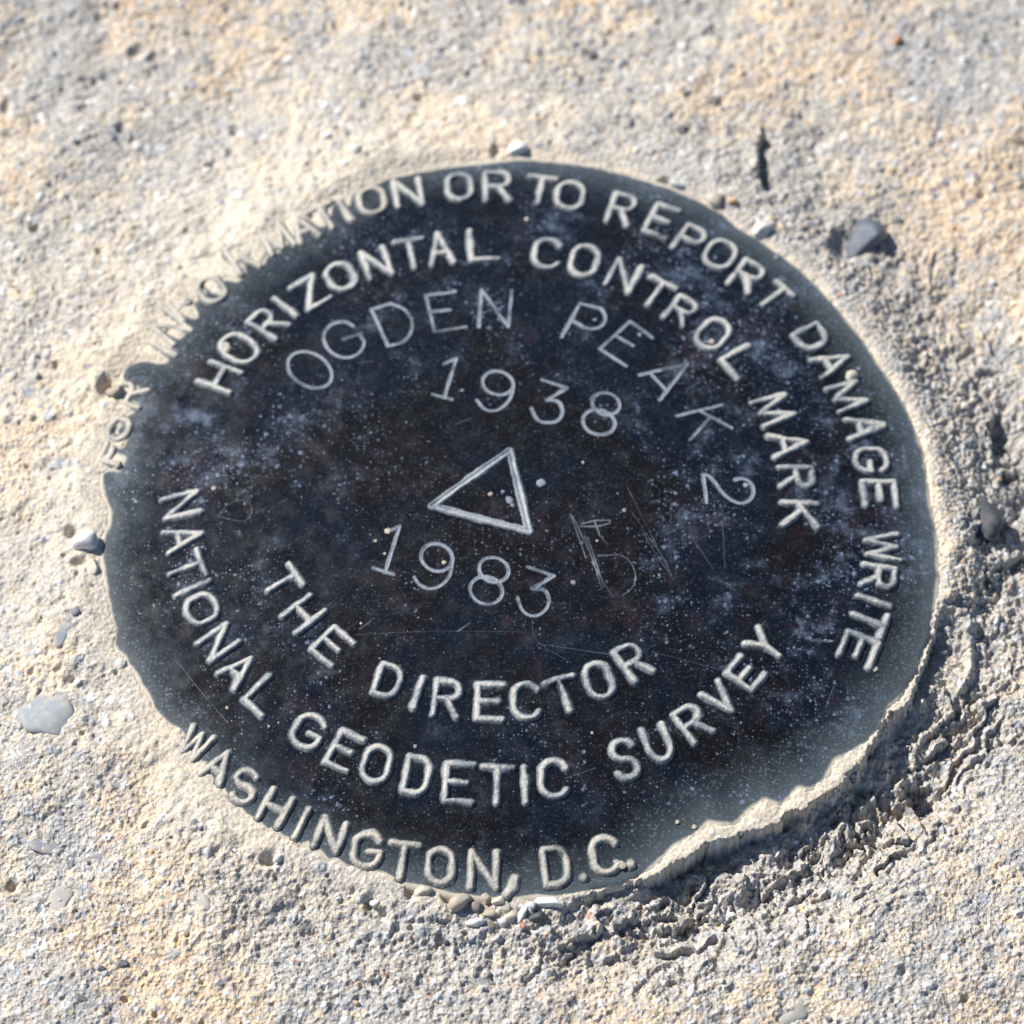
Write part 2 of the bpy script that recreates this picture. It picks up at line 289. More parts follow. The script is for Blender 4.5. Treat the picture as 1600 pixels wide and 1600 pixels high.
# scarps: measured lines, ground drops away on the right-hand / lower side
def line(pts, z=-3.0): return np.array([on_plane(a, b, z)[:2] for a, b in pts])
def scarp(pts, amp, wn, wf, jit=0.35, vary=True):
    global Z
    L = line(pts); c = L.mean(0); rad = np.abs(L - c).max() + 14
    m = (np.abs(X - c[0]) < rad) & (np.abs(Y - c[1]) < rad); x = X[m] + jit * (samp(T_m, X[m] + 77, Y[m], 0.2) + 0.8 * samp(T_m, X[m] + 7, Y[m], 0.5)) + (.08 + jit * .5) * nf[m]; y = Y[m] + jit * (samp(T_m, X[m], Y[m] + 55, 0.2) + 0.8 * samp(T_m, X[m], Y[m] + 8, 0.5)) + (.08 + jit * .5) * nr[m]
    best = np.full(x.shape, 1e9); sg = np.zeros(x.shape); tt = np.zeros(x.shape)
    seg = np.hypot(*(L[1:] - L[:-1]).T); cum = np.r_[0, np.cumsum(seg)]; tot = cum[-1]
    for k in range(len(L) - 1):
        a, b = L[k], L[k + 1]; d = b - a; t = ((x - a[0]) * d[0] + (y - a[1]) * d[1]) / (d @ d); tc = np.clip(t, 0, 1)
        e = np.hypot(x - a[0] - tc * d[0], y - a[1] - tc * d[1]); cr = (x - a[0]) * d[1] - (y - a[1]) * d[0]   # >0 : right of travel
        u = e < best; best[u] = e[u]; sg[u] = np.sign(cr[u]); tt[u] = (cum[k] + t[u] * seg[k]) / tot
    fade = np.clip(np.minimum(tt, 1 - tt) * 5 + 0.15, 0, 1) * np.clip(0.62 + 0.5 * np.clip(samp(T_m, X[m] + 20, Y[m] + 90, 0.35), -1.5, 1.5), 0.05, 1.4)
    if not vary: fade = np.clip(np.minimum(tt, 1 - tt) * 7 + 0.1, 0, 1)
    s = best * sg; st = 1 / (1 + np.exp(-np.clip(s, -3, 3) / 0.09))
    h = np.where(s < 0, 0.4 * np.exp(s / wn), np.exp(-s / wf)); Z[m] += amp * fade * ((1 - st) * h - st * h) * np.where(tt < -0.1, 0, 1) * np.where(tt > 1.1, 0, 1)
# travel direction: from upper right down to lower left keeps the low side on the LEFT; so travel lower left -> upper right (low side right)
scarp([(985,1400),(1040,1396),(1090,1362),(1150,1340),(1210,1328),(1277,1290),(1319,1262),(1360,1218),(1400,1170),(1435,1130),(1480,1070),(1520,1036)], 0.9, 1.6, 1.5)
scarp([(760,1500),(830,1478),(900,1462),(960,1440),(1045,1430),(1125,1400),(1169,1378),(1240,1350),(1319,1296),(1375,1270),(1431,1212),(1470,1130),(1540,1080),(1600,1050)], 0.9, 1.6, 1.8, 0.6)
scarp([(1120,1440),(1161,1424),(1187,1410),(1244,1394),(1289,1380)], 0.5, 1.2, 1.6, 0.5)
scarp([(560,1460),(640,1468),(720,1486),(800,1520),(880,1505),(940,1480)], 0.3, 1.5, 1.5)
scarp([(575,1404),(610,1424),(680,1440),(740,1465),(800,1470),(880,1450)], 0.28, 1.2, 1.2)
scarp([(1500,860),(1520,830),(1560,790),(1570,740),(1600,700)], 1.9, 2.0, 3.5)
scarp([(1555,700),(1562,660),(1556,640),(1575,600)], 1.2, 1.0, 2.2)
scarp([(1470,1010),(1500,960),(1530,900),(1580,860),(1640,840)], 1.4, 1.6, 2.6)
scarp([(1440,1190),(1480,1150),(1540,1130),(1600,1120)], 0.4, 1.2, 1.6, 0.6)
scarp([(1115,340),(1150,322),(1200,302),(1225,288),(1260,270)], -0.30, 2.2, 1.2, 0.2)
scarp([(1198,292),(1186,262),(1184,225),(1190,186)], 2.1, 0.5, 0.95, 0.06, False)
scarp([(1100,30),(1110,10),(1130,-10)], 0.4, 1, 1)
scarp([(60,215),(100,208),(140,196),(175,190)], 0.25, 1.5, 1.5)
scarp([(70,1408),(90,1400),(110,1385)], 0.3, 0.9, 0.8, 0.2)
scarp([(1190,1600),(1215,1575),(1230,1545)], 0.4, 1.2, 0.8, 0.2)
# smaller random scarps in the rough ground low right
rr_ = random.Random(5)
for _ in range(9):
    a = math.radians(rr_.uniform(-95, 20)); d = rr_.uniform(3, 17); r_ = Rb(a) + d; cx, cy = BC[0] + r_ * math.cos(a), BC[1] + r_ * math.sin(a)
    tl = rr_.uniform(2.5, 7); ta = a + math.pi / 2 + rr_.uniform(-.5, .5)
    e = np.array([[cx + t * math.cos(ta) + rr_.uniform(-.5, .5), cy + t * math.sin(ta) + rr_.uniform(-.5, .5)] for t in np.linspace(-tl / 2, tl / 2, 5)])
    _l = line; line = (lambda p, z=-3.0, e=e: e); scarp([0], rr_.uniform(0.12, 0.3), 1.2, 1.4, 0.5); line = _l
# relief of the surface skin: smooth cream collar close to the plate at the left and top
collar = np.clip(np.maximum(lobe(TH, 150, 130) * (1 - np.clip((Dp + 1.5 * nc) / 13, 0, 1)), lobe(TH, 225, 70) * (1 - np.clip((Dp + 1.2 * nc) / 8, 0, 1))), 0, 1)
collar = np.maximum(collar, (1 - np.clip(Dop / (1.1 - 0.85 * np.clip(lowr * 2, 0, 1)), 0, 1)) * 1.0)
rough_amp = (1 - 0.80 * collar)
crag = np.maximum(0, np.maximum(right, np.maximum(lowr, 0.7 * low)) * np.exp(-((Do - 6) / 7.0) ** 2))
Z += rough_amp * (0.038 * nf + 0.028 * nr) + crag * (0.08 - 0.08 * np.abs(nr) + 0.13 * nm + 0.045 * nf)
skinc = np.clip(np.maximum(collar, lobe(TH, 150, 120) * (1 - np.clip((Dp + 3.0 * nc) / 26, 0, 1)) * 0.95), 0, 1)
# lap over / against the plate
zd = zdome(X, Y)
lapH = np.where(upleft > 0.3, np.minimum(0.55, 0.18 * D + 0.35 * np.maximum(D - 1.6, 0)), np.minimum(0.25, 0.25 * D)) + 0.02 * nf * (D > 0.2)
zl = zd + np.where(D > 0, lapH + 0.02, 0.8 * D)
k = np.clip(Dop / (3.5 - 3.2 * np.clip(lowr * 2.5, 0, 1)), 0, 1); k = k * k * (3 - 2 * k)
Z = np.where(D > -50, zl * (1 - k) + Z * k, Z)
# sand grains and pits pressed into the fine grid
ix0 = int(np.searchsorted(xs, xf[0])); iy0 = int(np.searchsorted(ys, yf[0])); nfx, nfy = len(xf), len(yf)
GM = np.zeros_like(X, np.float32); GC = np.zeros((*X.shape, 3), np.float32); DZ = np.zeros_like(X, np.float32); GZ = np.zeros_like(X)
pal = np.array([(0.60,0.60,0.58),(0.72,0.72,0.70),(0.42,0.45,0.49),(0.30,0.32,0.36),(0.56,0.48,0.36),(0.62,0.50,0.32),(0.20,0.21,0.235),(0.50,0.40,0.33),(0.80,0.79,0.76),(0.46,0.47,0.46),(0.10,0.11,0.13),(0.55,0.30,0.20)])
pw = np.array([.16,.13,.16,.12,.10,.07,.06,.05,.06,.12,.02,.006]); pw /= pw.sum()
NG = 26000
gx = rng.uniform(x0 + 1, x1 - 1, NG); gy = rng.uniform(y0 + 1, y1 - 1, NG); gs = np.clip(rng.lognormal(math.log(0.23), 0.45, NG), 0.12, 0.75); ge = rng.uniform(0.6, 1.0, NG); ga = rng.uniform(0, math.pi, NG); gci = rng.choice(len(pal), NG, p=pw); gh = rng.uniform(0.0, 0.38, NG)
gj = np.clip(((gx - xf[0]) / STEP).astype(int), 0, nfx - 1) + ix0; gi = np.clip(((gy - yf[0]) / STEP).astype(int), 0, nfy - 1) + iy0
for q in range(NG):
    i, j = gi[q], gj[q]
    if D[i, j] < 0.9: continue
    if rng.random() < collar[i, j] * 0.9: continue
    s = gs[q]; w = int(s * 1.5 / STEP) + 1; sl_ = (slice(i - w, i + w + 1), slice(j - w, j + w + 1))
    dx = X[sl_] - gx[q]; dy = Y[sl_] - gy[q]; c, sn = math.cos(ga[q]), math.sin(ga[q])
    rho = np.sqrt(((dx * c + dy * sn) / s) ** 2 + ((-dx * sn + dy * c) / (s * ge[q])) ** 2) + 0.08 * nf[sl_]
    inside = np.clip(1.15 - rho, 0, 1) / 0.3; inside = np.clip(inside, 0, 1)
    DZ[sl_] = DZ[sl_] * (1 - inside) + inside * gh[q] * s * np.sqrt(np.clip(1.15 - rho * rho, 0, 1)) - 0.07 * s * np.exp(-((rho - 1.25) / 0.2) ** 2)
    mk = np.clip((1.08 - rho) / 0.28, 0, 1) * (0.55 + 0.4 * ((q * 7919) % 97) / 97)
    GC[sl_] = GC[sl_] * (1 - mk[..., None]) + pal[gci[q]] * mk[..., None]; GM[sl_] = np.maximum(GM[sl_] * (1 - mk) + mk, mk)
GC[GM > 0.01] /= np.clip(GM[GM > 0.01][:, None], 0.3, 1)
NP = 5200
for q in range(NP):
    px_, py_ = rng.uniform(x0 + 1, x1 - 1), rng.uniform(y0 + 1, y1 - 1); s = float(np.clip(rng.lognormal(math.log(0.15), 0.42), 0.1, 0.5))
    i = iy0 + int((py_ - yf[0]) / STEP); j = ix0 + int((px_ - xf[0]) / STEP)
    if D[i, j] < 1.2 or rng.random() < collar[i, j]: continue
    w = int(s * 2 / STEP) + 2; sl_ = (slice(i - w, i + w + 1), slice(j - w, j + w + 1)); rho = np.hypot(X[sl_] - px_, (Y[sl_] - py_) * rng.uniform(0.8, 1.3)) / s
    DZ[sl_] -= s * rng.uniform(0.6, 1.7) * np.exp(-rho ** 4)
Z = Z + DZ
# ------------------------------------------------------------------ stones measured in the photograph: (px, py, long px, short px, angle deg image, kind, proud, label)
STONES = [
 (662,1394,30,18,8,'cream',.5,'pale cream translucent pebble set in the concrete just under the T and O of WASHINGTON'),
 (718,1409,34,28,-35,'tan',.6,'largest greyish tan pebble at the left end of the gravel cluster below the plate'),
 (743,1416,20,18,0,'mauve',.5,'pinkish grey rounded pebble second from the left in the gravel cluster'),
 (760,1405,20,17,60,'tan',.6,'small tan pebble directly under the plate edge in the gravel cluster'),
 (778,1408,21,16,20,'yellow',.7,'pale yellow pebble with a bright white top below the comma'),
 (792,1416,20,15,0,'grey',.5,'grey pebble between the yellow one and the upright white one below the comma'),
 (767,1428,32,14,8,'tan',.6,'elongated tan pebble in the middle row of the gravel cluster'),
 (745,1440,34,12,-5,'white',.7,'flat white pebble at the lower left corner of the gravel cluster'),
 (768,1443,15,14,40,'brown',.4,'small brown pebble in the bottom row of the gravel cluster'),
 (783,1440,22,17,70,'white',.7,'white angular pebble in the bottom row of the gravel cluster'),
 (798,1434,22,20,30,'cream',.6,'cream pebble left of the long upright white one in the gravel cluster'),
 (817,1427,32,15,-68,'white',.9,'long upright white pebble standing in the gravel cluster below the D'),
 (831,1414,15,13,0,'white',.6,'small white pebble above the dark blue one in the gravel cluster'),
 (861,1411,46,18,2,'white',.9,'long white quartz pebble lying right of the gravel cluster under the D'),
 (839,1434,30,21,15,'dark',.7,'dark blue grey pebble at the lower right of the gravel cluster'),
 (817,1446,12,9,0,'red',.5,'tiny reddish brown pebble at the bottom of the gravel cluster'),
 (588,1413,18,17,40,'white',.8,'white pebble in a small dark hole left of the gravel cluster'),
 (435,1340,20,11,-30,'white',.8,'small bright white chip by the crack below the I of WASHINGTON'),
 (744,1530,42,14,8,'blue',.35,'flat blue grey stone near the bottom edge below the gravel cluster'),
 (806,234,40,26,4,'white',.8,'large white quartz pebble touching the top edge of the plate'),
 (1191,361,34,24,4,'white',.8,'oval white pebble touching the upper right edge of the plate'),
 (1058,289,24,17,25,'bluewhite',.6,'bluish white pebble beside the plate edge above the word REPORT'),
 (1117,312,30,28,0,'cream',.5,'cream pebble at the plate edge between the bluish one and the orange one'),
 (1146,314,18,16,0,'orange',.5,'small orange brown pebble at the upper right edge of the plate'),
 (133,846,38,36,30,'white',.8,'rounded white pebble cracked across at the left edge of the plate'),
 (146,886,26,26,0,'cream',.5,'cream pebble just below the white one at the left edge of the plate'),
 (182,614,30,28,30,'tan',.7,'pinkish tan pebble beside a dark hole at the upper left edge of the plate'),
 (185,727,15,14,0,'tan',.6,'small tan pebble on the left rim of the plate'),
 (1178,133,42,36,35,'mauve',.2,'brown mauve triangular stone set flush above the crevice'),
 (1350,374,84,74,-10,'facet',.42,'large dark glossy stone right of the plate near the top right'),
 (1312,163,26,30,20,'blue',.3,'blue grey stone right of the mauve triangular one'),
 (1119,158,12,20,0,'dark',.3,'small dark oval stone left of the mauve triangular one'),
 (1066,202,20,18,0,'dark',.3,'small dark stone left of the crevice'),
 (928,86,20,18,0,'dark',.3,'dark brown round stone near the top edge right of centre'),
 (970,98,16,16,0,'blue',.3,'grey blue stone next to the dark brown one near the top edge'),
 (100,986,22,40,20,'blue',.35,'slate grey oval stone left of the word NATIONAL'),
 (88,1110,92,76,10,'slate',.2,'largest pale blue grey flat stone at the left edge of the frame'),
 (1537,806,60,62,-30,'dark',.32,'dark triangular stone at the right edge of the frame'),
 (71,1321,44,19,8,'slate2',.3,'flat purple grey stone at the lower left of the frame'),
 (96,1406,42,34,-40,'grey',.3,'grey angular stone next to a dark crack at the lower left'),
 (1403,65,18,16,0,'red',.8,'small red stone near the top right of the frame'),
 (1590,218,34,22,20,'brown',.3,'flat brown stone cut by the right edge of the frame'),
 (556,233,18,16,0,'white',.6,'small white grain above the word INFORMATION'),
 (512,212,18,16,0,'white',.5,'small white grain left of another above the word INFORMATION'),
 (1240,1578,36,46,15,'greyd',.3,'grey angular stone at the bottom edge right of centre'),
 (1502,1139,52,42,-10,'greyd',.2,'flat grey stone in the rough ground right of the deep shadow'),
 (320,1408,24,30,-30,'grey',.3,'pale grey curved stone below the letters W A S'),
 (192,1505,26,14,10,'dark',.3,'dark wedge shaped stone near the bottom left'),
 (122,1550,14,30,-35,'dark',.3,'thin dark slanting stone near the bottom left corner'),
]
# dark sockets next to some stones (local hollows in the concrete)
def hollow(px, py, rx, ry, depth):
    global Z
    c = on_plane(px, py, -3)[:2]; rx, ry = rx / 14.75, ry / 12.9
    m = (np.abs(X - c[0]) < 3 * rx) & (np.abs(Y - c[1]) < 3 * ry)
    rho2 = ((X[m] - c[0]) / rx) ** 2 + ((Y[m] - c[1]) / ry) ** 2; Z[m] -= depth * np.exp(-rho2 ** 1.5)
for h in [(168,608,14,16,1.3),(113,832,11,11,1.1),(125,882,12,7,0.9),(702,1398,10,12,1.3),(642,1392,8,12,1.0),(848,1401,22,7,0.8),(578,1408,10,10,1.2),(590,1424,20,7,0.8),(760,1425,50,26,0.45),(422,1342,12,9,0.9),(478,1318,10,6,0.7),
          (1322,366,24,32,1.6),(775,236,8,10,0.8),(1040,283,10,8,0.9),(210,55,14,12,0.9),(52,345,9,7,0.8),(365,188,8,11,0.7),(4,143,8,12,.8),(1570,655,14,22,1.2),(1440,1228,16,12,.9),(1413,1508,7,6,.8),(16,1370,9,9,.9),(235,65,10,9,.6),(153,385,6,6,.7),(1168,150,0.1+6,6,.2),(720,1395,6,5,.6),(1010,1392,12,9,1.0)]: hollow(*h)
# stones lie in sockets: press the ground down under each
def ground_z(x, y):
    i = int(np.clip(np.searchsorted(ys, y), 0, ny - 1)); j = int(np.clip(np.searchsorted(xs, x), 0, nx - 1)); return float(Z[i, j])
stone_pos = []
for s in STONES:
    P = on_plane(s[0], s[1], -2.9); stone_pos.append((P[0], P[1], ground_z(P[0], P[1])))
keep = (D > -1.6); kq = keep[:-1, :-1] & keep[1:, 1:] & keep[:-1, 1:] & keep[1:, :-1]
Q, used = quads(ny, nx, kq)
V = np.c_[X.ravel(), Y.ravel(), Z.ravel()][used]
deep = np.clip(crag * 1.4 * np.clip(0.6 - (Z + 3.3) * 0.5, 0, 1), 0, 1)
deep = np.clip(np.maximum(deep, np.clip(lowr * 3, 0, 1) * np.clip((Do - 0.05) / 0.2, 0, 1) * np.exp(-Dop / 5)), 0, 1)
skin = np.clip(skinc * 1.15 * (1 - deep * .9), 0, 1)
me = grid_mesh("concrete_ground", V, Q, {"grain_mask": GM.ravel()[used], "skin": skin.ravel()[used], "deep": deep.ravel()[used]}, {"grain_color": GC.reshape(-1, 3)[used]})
me.materials.append(M_con); ground = link(bpy.data.objects.new("concrete_ground", me)); tag(ground, kind='structure', label='rough weathered concrete with sand grains and gouged edge around the bronze plate')

# ------------------------------------------------------------------ the survey disk
disk = link(bpy.data.objects.new("survey_disk", None)); disk.empty_display_size = 0.01; ORG = np.array([0, 0, -4.5]); disk.location = ORG * MM
tag(disk, label='dark round bronze survey mark with pale raised lettering and a stamped triangle, set in concrete', category='survey marker')
nr_, nt_ = 230, 900
BR = lambda x, y: np.hypot(x, y)
tt = np.linspace(-math.pi, math.pi, nt_ + 1); rf = np.linspace(0.0, 1, nr_) ** 0.8
TT, RF = np.meshgrid(tt, rf); RDt = Rd(TT); rimw = 0.7
PX = BC[0] + RF * RDt * np.cos(TT); PY = BC[1] + RF * RDt * np.sin(TT)
PZ = zdome(PX, PY) + 0.012 * samp(T_m, PX, PY, 0.3) + 0.03 * samp(T_l, PX, PY, 0.5)
e_ = RDt * (1 - RF); PZ -= np.where(e_ < rimw, rimw - np.sqrt(np.clip(rimw ** 2 - (rimw - e_) ** 2, 0, 1)), 0)
near = RF > 0.62; DD = -RDt * (1 - RF)
dd = np.full(PX.shape, -10.0); dd[near] = poly_sd(PX[near], PY[near], BP)
dw = lobe(TT, -47, 40); rimA = np.clip(1 + dd / (6.0 + 1.0 * lobe(TT, -50, 90)), 0, 1) ** 1.7 * np.clip(0.80 + 0.4 * lobe(TT, -20, 130) - 0.2 * lobe(TT, 135, 50), 0, 1.05) * 1.2
dustA = np.clip(np.clip(1.0 + dd / (0.45 + 0.35 * dw + 0.35 * lobe(TT, 150, 110) + 0.5 * lobe(TT, 10, 60)), 0, 1.2), 0, 1)
rows = [np.c_[PX.ravel(), PY.ravel(), PZ.ravel()]]
skirt = np.c_[PX[-1], PY[-1], PZ[-1] - 1.6]; rows.append(skirt); VV = np.vstack(rows) - ORG
Qp, up = quads(nr_ + 1, nt_ + 1, np.ones((nr_, nt_), bool))
bandA = np.clip((BR(PX, PY) - 12) / 14, 0, 1) * np.clip(1.3 * (lobe(TT, 150, 80) + lobe(TT, 60, 70) + lobe(TT, 0, 60)) + 0.35, 0, 1); a_b = np.r_[bandA.ravel(), np.zeros(nt_ + 1)]
a_d = np.r_[dustA.ravel(), np.ones(nt_ + 1)]; a_r = np.r_[rimA.ravel(), np.ones(nt_ + 1)]
me = grid_mesh("plate", VV, Qp, {"dust": a_d, "rim": a_r, "band": a_b}); me.materials.append(M_pl); link(bpy.data.objects.new("plate", me), disk)

# ------------------------------------------------------------------ stroke glyphs in a unit box (x right 0..1, y up 0..1)
def arc(cx, cy, rx, ry, a0, a1, n=14): return [(cx + rx * math.cos(math.radians(a0 + (a1 - a0) * i / n)), cy + ry * math.sin(math.radians(a0 + (a1 - a0) * i / n))) for i in range(n + 1)]
G = {
 'A': [[(0,0),(.5,1),(1,0)],[(.2,.36),(.8,.36)]], 'C': [arc(.5,.68,.5,.32,25,180,9)+arc(.5,.32,.5,.32,180,335,9)], 'D': [[(0,0),(0,1),(.5,1)]+arc(.5,.62,.5,.38,80,0,5)+arc(.5,.38,.5,.38,0,-80,5)+[(.45,0),(0,0)]],
 'E': [[(1,1),(0,1),(0,0),(1,0)],[(0,.52),(.78,.52)]], 'F': [[(1,1),(0,1),(0,0)],[(0,.52),(.75,.52)]], 'G': [arc(.5,.68,.5,.32,25,180,9)+arc(.5,.32,.5,.32,180,360,9)+[(1,.46),(.58,.46)]],
 'H': [[(0,0),(0,1)],[(1,0),(1,1)],[(0,.5),(1,.5)]], 'I': [[(.5,0),(.5,1)]], 'K': [[(0,0),(0,1)],[(1,1),(0,.42)],[(.3,.58),(1,0)]], 'L': [[(0,1),(0,0),(1,0)]],
 'M': [[(0,0),(.08,1),(.5,.08),(.92,1),(1,0)]], 'N': [[(0,0),(0,1),(1,0),(1,1)]], 'O': [arc(.5,.66,.5,.34,0,180,12)+arc(.5,.34,.5,.34,180,360,12)+[(1,.66)]],
 'P': [[(0,0),(0,1),(.6,1)]+arc(.6,.74,.4,.26,90,-90,8)+[(0,.48)]], 'R': [[(0,0),(0,1),(.6,1)]+arc(.6,.75,.4,.25,90,-90,8)+[(0,.5)],[(.5,.5),(1,0)]],
 'S': [arc(.5,.75,.5,.25,20,180,8)+arc(.5,.75,.5,.25,180,250,4)+arc(.5,.25,.5,.25,70,0,4)+arc(.5,.25,.5,.25,0,-160,9)], 'T': [[(0,1),(1,1)],[(.5,1),(.5,0)]], 'U': [[(0,1),(0,.35)]+arc(.5,.35,.5,.35,180,360,10)+[(1,1)]],
 'V': [[(0,1),(.5,0),(1,1)]], 'W': [[(0,1),(.22,0),(.5,.92),(.78,0),(1,1)]], 'Y': [[(0,1),(.5,.48),(1,1)],[(.5,.48),(.5,0)]], 'Z': [[(0,1),(1,1),(0,0),(1,0)]],
 '1': [[(.12,.80),(.5,1),(.5,0)],[(.05,0),(.95,0)]], '2': [arc(.5,.72,.46,.28,170,-30,12)+[(.0,0),(1,0)]], '3': [[(.02,1),(.92,1),(.45,.62)]+arc(.45,.31,.5,.31,80,-160,13)],
 '8': [arc(.5,.76,.40,.24,0,360,18),arc(.5,.27,.5,.27,0,360,20)], '9': [arc(.5,.70,.46,.30,0,360,18),arc(.40,.55,.56,.55,10,-110,10)], ',': [[(.5,1),(.45,.45),(.2,0)]], '.': [[(.5,.5),(.5,.45)]],
}
def relief_patch(name, polys, w, h, prof, mat, parent=disk, res=0.085, origin=None, rough=0.02, zmul=1.0, attrs=True):
    """polys: polylines in mm on the plate; height field of distance to the stroke"""
    A = np.vstack([np.array(p, float) for p in polys]); lo = A.min(0) - w * 1.7; hi = A.max(0) + w * 1.7
    ax = np.arange(lo[0], hi[0] + res, res); ay = np.arange(lo[1], hi[1] + res, res); gx_, gy_ = np.meshgrid(ax, ay)
    jj = min(0.022, w * 0.08); jx = gx_ + jj * samp(T_m, gx_ + 3, gy_, 0.15); jy = gy_ + jj * samp(T_m, gx_, gy_ + 5, 0.15)
    d = np.full(gx_.shape, 1e9)
    for p in polys: 
        p = np.array(p, float)
        if len(p) == 1: p = np.vstack([p, p + 1e-3])
        d = np.minimum(d, poly_sd(jx, jy, p, False))
    d = d * (1 + 0.10 * samp(T_m, gx_ + 21, gy_, 0.25)); hh, at = prof(d / w); at = at * (np.clip(0.55 + 0.5 * samp(T_m, gx_, gy_ + 11, 0.35), 0.05, 1) if name == 'scratch' else np.clip(0.86 + 0.2 * samp(T_m, gx_, gy_ + 11, 0.3) + 0.08 * samp(T_f, gx_, gy_, 0.1), 0.15, 1.15)); kp = hh > -0.004; c = kp[:-1, :-1] | kp[1:, 1:] | kp[:-1, 1:] | kp[1:, :-1]
    z = zdome(gx_, gy_) + 0.012 * samp(T_m, gx_, gy_, 0.3) + 0.03 * samp(T_l, gx_, gy_, 0.5) + np.where(kp, hh * h + rough * np.clip(hh, 0, .5) * samp(T_f, gx_, gy_, 0.1), -0.05)
    Qq, us = quads(*gx_.shape, c); o = A.mean(0) if origin is None else origin; oz = zdome(o[0], o[1]); O = np.array([o[0], o[1], oz])
    me = grid_mesh(name, np.c_[gx_.ravel(), gy_.ravel(), z.ravel()][us] - O, Qq, {"relief": at.ravel()[us]}); me.materials.append(mat)
    ob = link(bpy.data.objects.new(name, me), parent); ob.location = (O - ORG) * MM; return ob
def prof_raised(t):
    hh = np.where(t < 0.5, 1 - 0.5 * t * t, 0.875 * np.clip(1 - ((t - 0.5) / 0.75), 0, 1) ** 1.25); hh = np.where(t > 1.25, -1, hh); hh = np.where((t > 1.18) & (t <= 1.3), 0.0, hh); return hh, np.clip(1.12 - t * 0.92, 0, 1)
def prof_groove(t):
    # burr either side of a shallow groove
    hh = 0.25 + 0.75 * np.exp(-((t - 0.85) / 0.28) ** 2) - 0.25 * np.exp(-(t / 0.4) ** 2); hh = np.where(t > 1.1, hh * np.clip((1.6 - t) / 0.5, 0, 1), hh); hh = np.where(t > 1.62, -1, hh); return hh, np.clip(1.15 - 0.75 * np.clip(t - 0.35, 0, 2), 0, 1)
def world_w(P, right, wpx):
    """mm length along `right` at P that spans wpx photo pixels"""
    def pr(Q3): v = Q3 - CAM; z = -(v @ CW); return np.array([FPX * (v @ CR) / z, -FPX * (v @ CU) / z])
    e = np.r_[right, 0]; return wpx / np.hypot(*(pr(P + e * 0.5) - pr(P - e * 0.5)))
def place_glyph(ch, T, Bs, wpx, sw, h, prof, mat, name, shear=0.0):
    t = on_disk(*T); b = on_disk(*Bs); U = (t - b)[:2]; H = np.hypot(*U); un = U / H; rt = np.array([un[1], -un[0]])
    wmm = world_w((t + b) / 2, rt, wpx); c0 = b[:2]
    # stroke ends were measured at the outer edge of the stroke: pull in by half a stroke
    ins = min(sw * 0.75, H * 0.2) if ch not in ',.' else 0
    if ch in 'COGS': wmm *= 0.97
    polys = [[tuple(c0 + un * (ins + v * (H - 2 * ins)) + rt * (u - 0.5) * wmm) for u, v in pl] for pl in G[ch]]
    return relief_patch(name, polys, sw, h, prof, mat, origin=(t + b)[:2] / 2)
# zones: origin of each measured crop, 3.2 px per photo px
ZN = {'A': (100,200), 'B': (550,200), 'C': (1000,200), 'D': (100,700), 'E': (550,600), 'F': (1000,650), 'G': (200,1000), 'H': (650,1000), 'P': (0,0)}
def zp(z, x, y): return (x, y) if z == 'P' else (ZN[z][0] + x / 3.2, ZN[z][1] + y / 3.2)
RAISED = """A H 690 1215 870 1283 115|A O 790 1055 965 1160 128|A R 942 935 1105 1030 98|A I 1045 848 1172 950 1|A Z 1180 762 1290 888 125|A O 1345 680 1430 812 128|B N 97 603 152 755 112|B T 280 555 318 715 140|B A 428 522 458 692 110|B L 655 505 668 672 130|B C 992 550 968 712 128|B O 1190 585 1140 752 130|B N 1402 668 1322 815 122|C T 130 768 35 895 132|C R 258 858 162 982 102|C O 430 965 305 1105 128|C L 592 1130 437 1217 120|C M 762 1380 580 1440 130|F A 848 132 648 158 108|F R 882 308 688 306 92|F K 902 502 702 490 112
D N 687 266 483 312 100|D A 700 425 498 480 108|D T 702 570 515 636 138|D I 740 660 545 748 1|D O 772 765 608 852 135|D N 858 918 690 1034 108|D A 948 1045 802 1180 112|D L 1082 1172 935 1312 120
G G 952 375 855 548 138|G E 1132 465 1036 650 112|G O 1275 525 1215 725 128|G D 1468 580 1425 783 112|H E 225 608 208 828 130|H T 412 625 405 832 148|H I 541 625 548 828 1|H C 692 592 692 800 130|H S 1022 492 1072 708 112|H U 1172 428 1252 612 108|H R 1324 338 1446 500 108|H V 1460 232 1592 372 108|F E 458 1238 605 1342 105|F Y 548 1092 710 1212 108
D T 1174 628 1010 722 122|D H 1280 770 1116 895 108|D E 1412 928 1276 1062 125|G D 1335 122 1270 295 108|G I 1482 178 1422 352 1|H R 170 198 142 398 118|H E 376 212 368 415 125|H C 548 208 560 408 132|H T 710 186 775 368 140|H O 885 108 950 302 122|H R 1030 28 1148 198 108"""
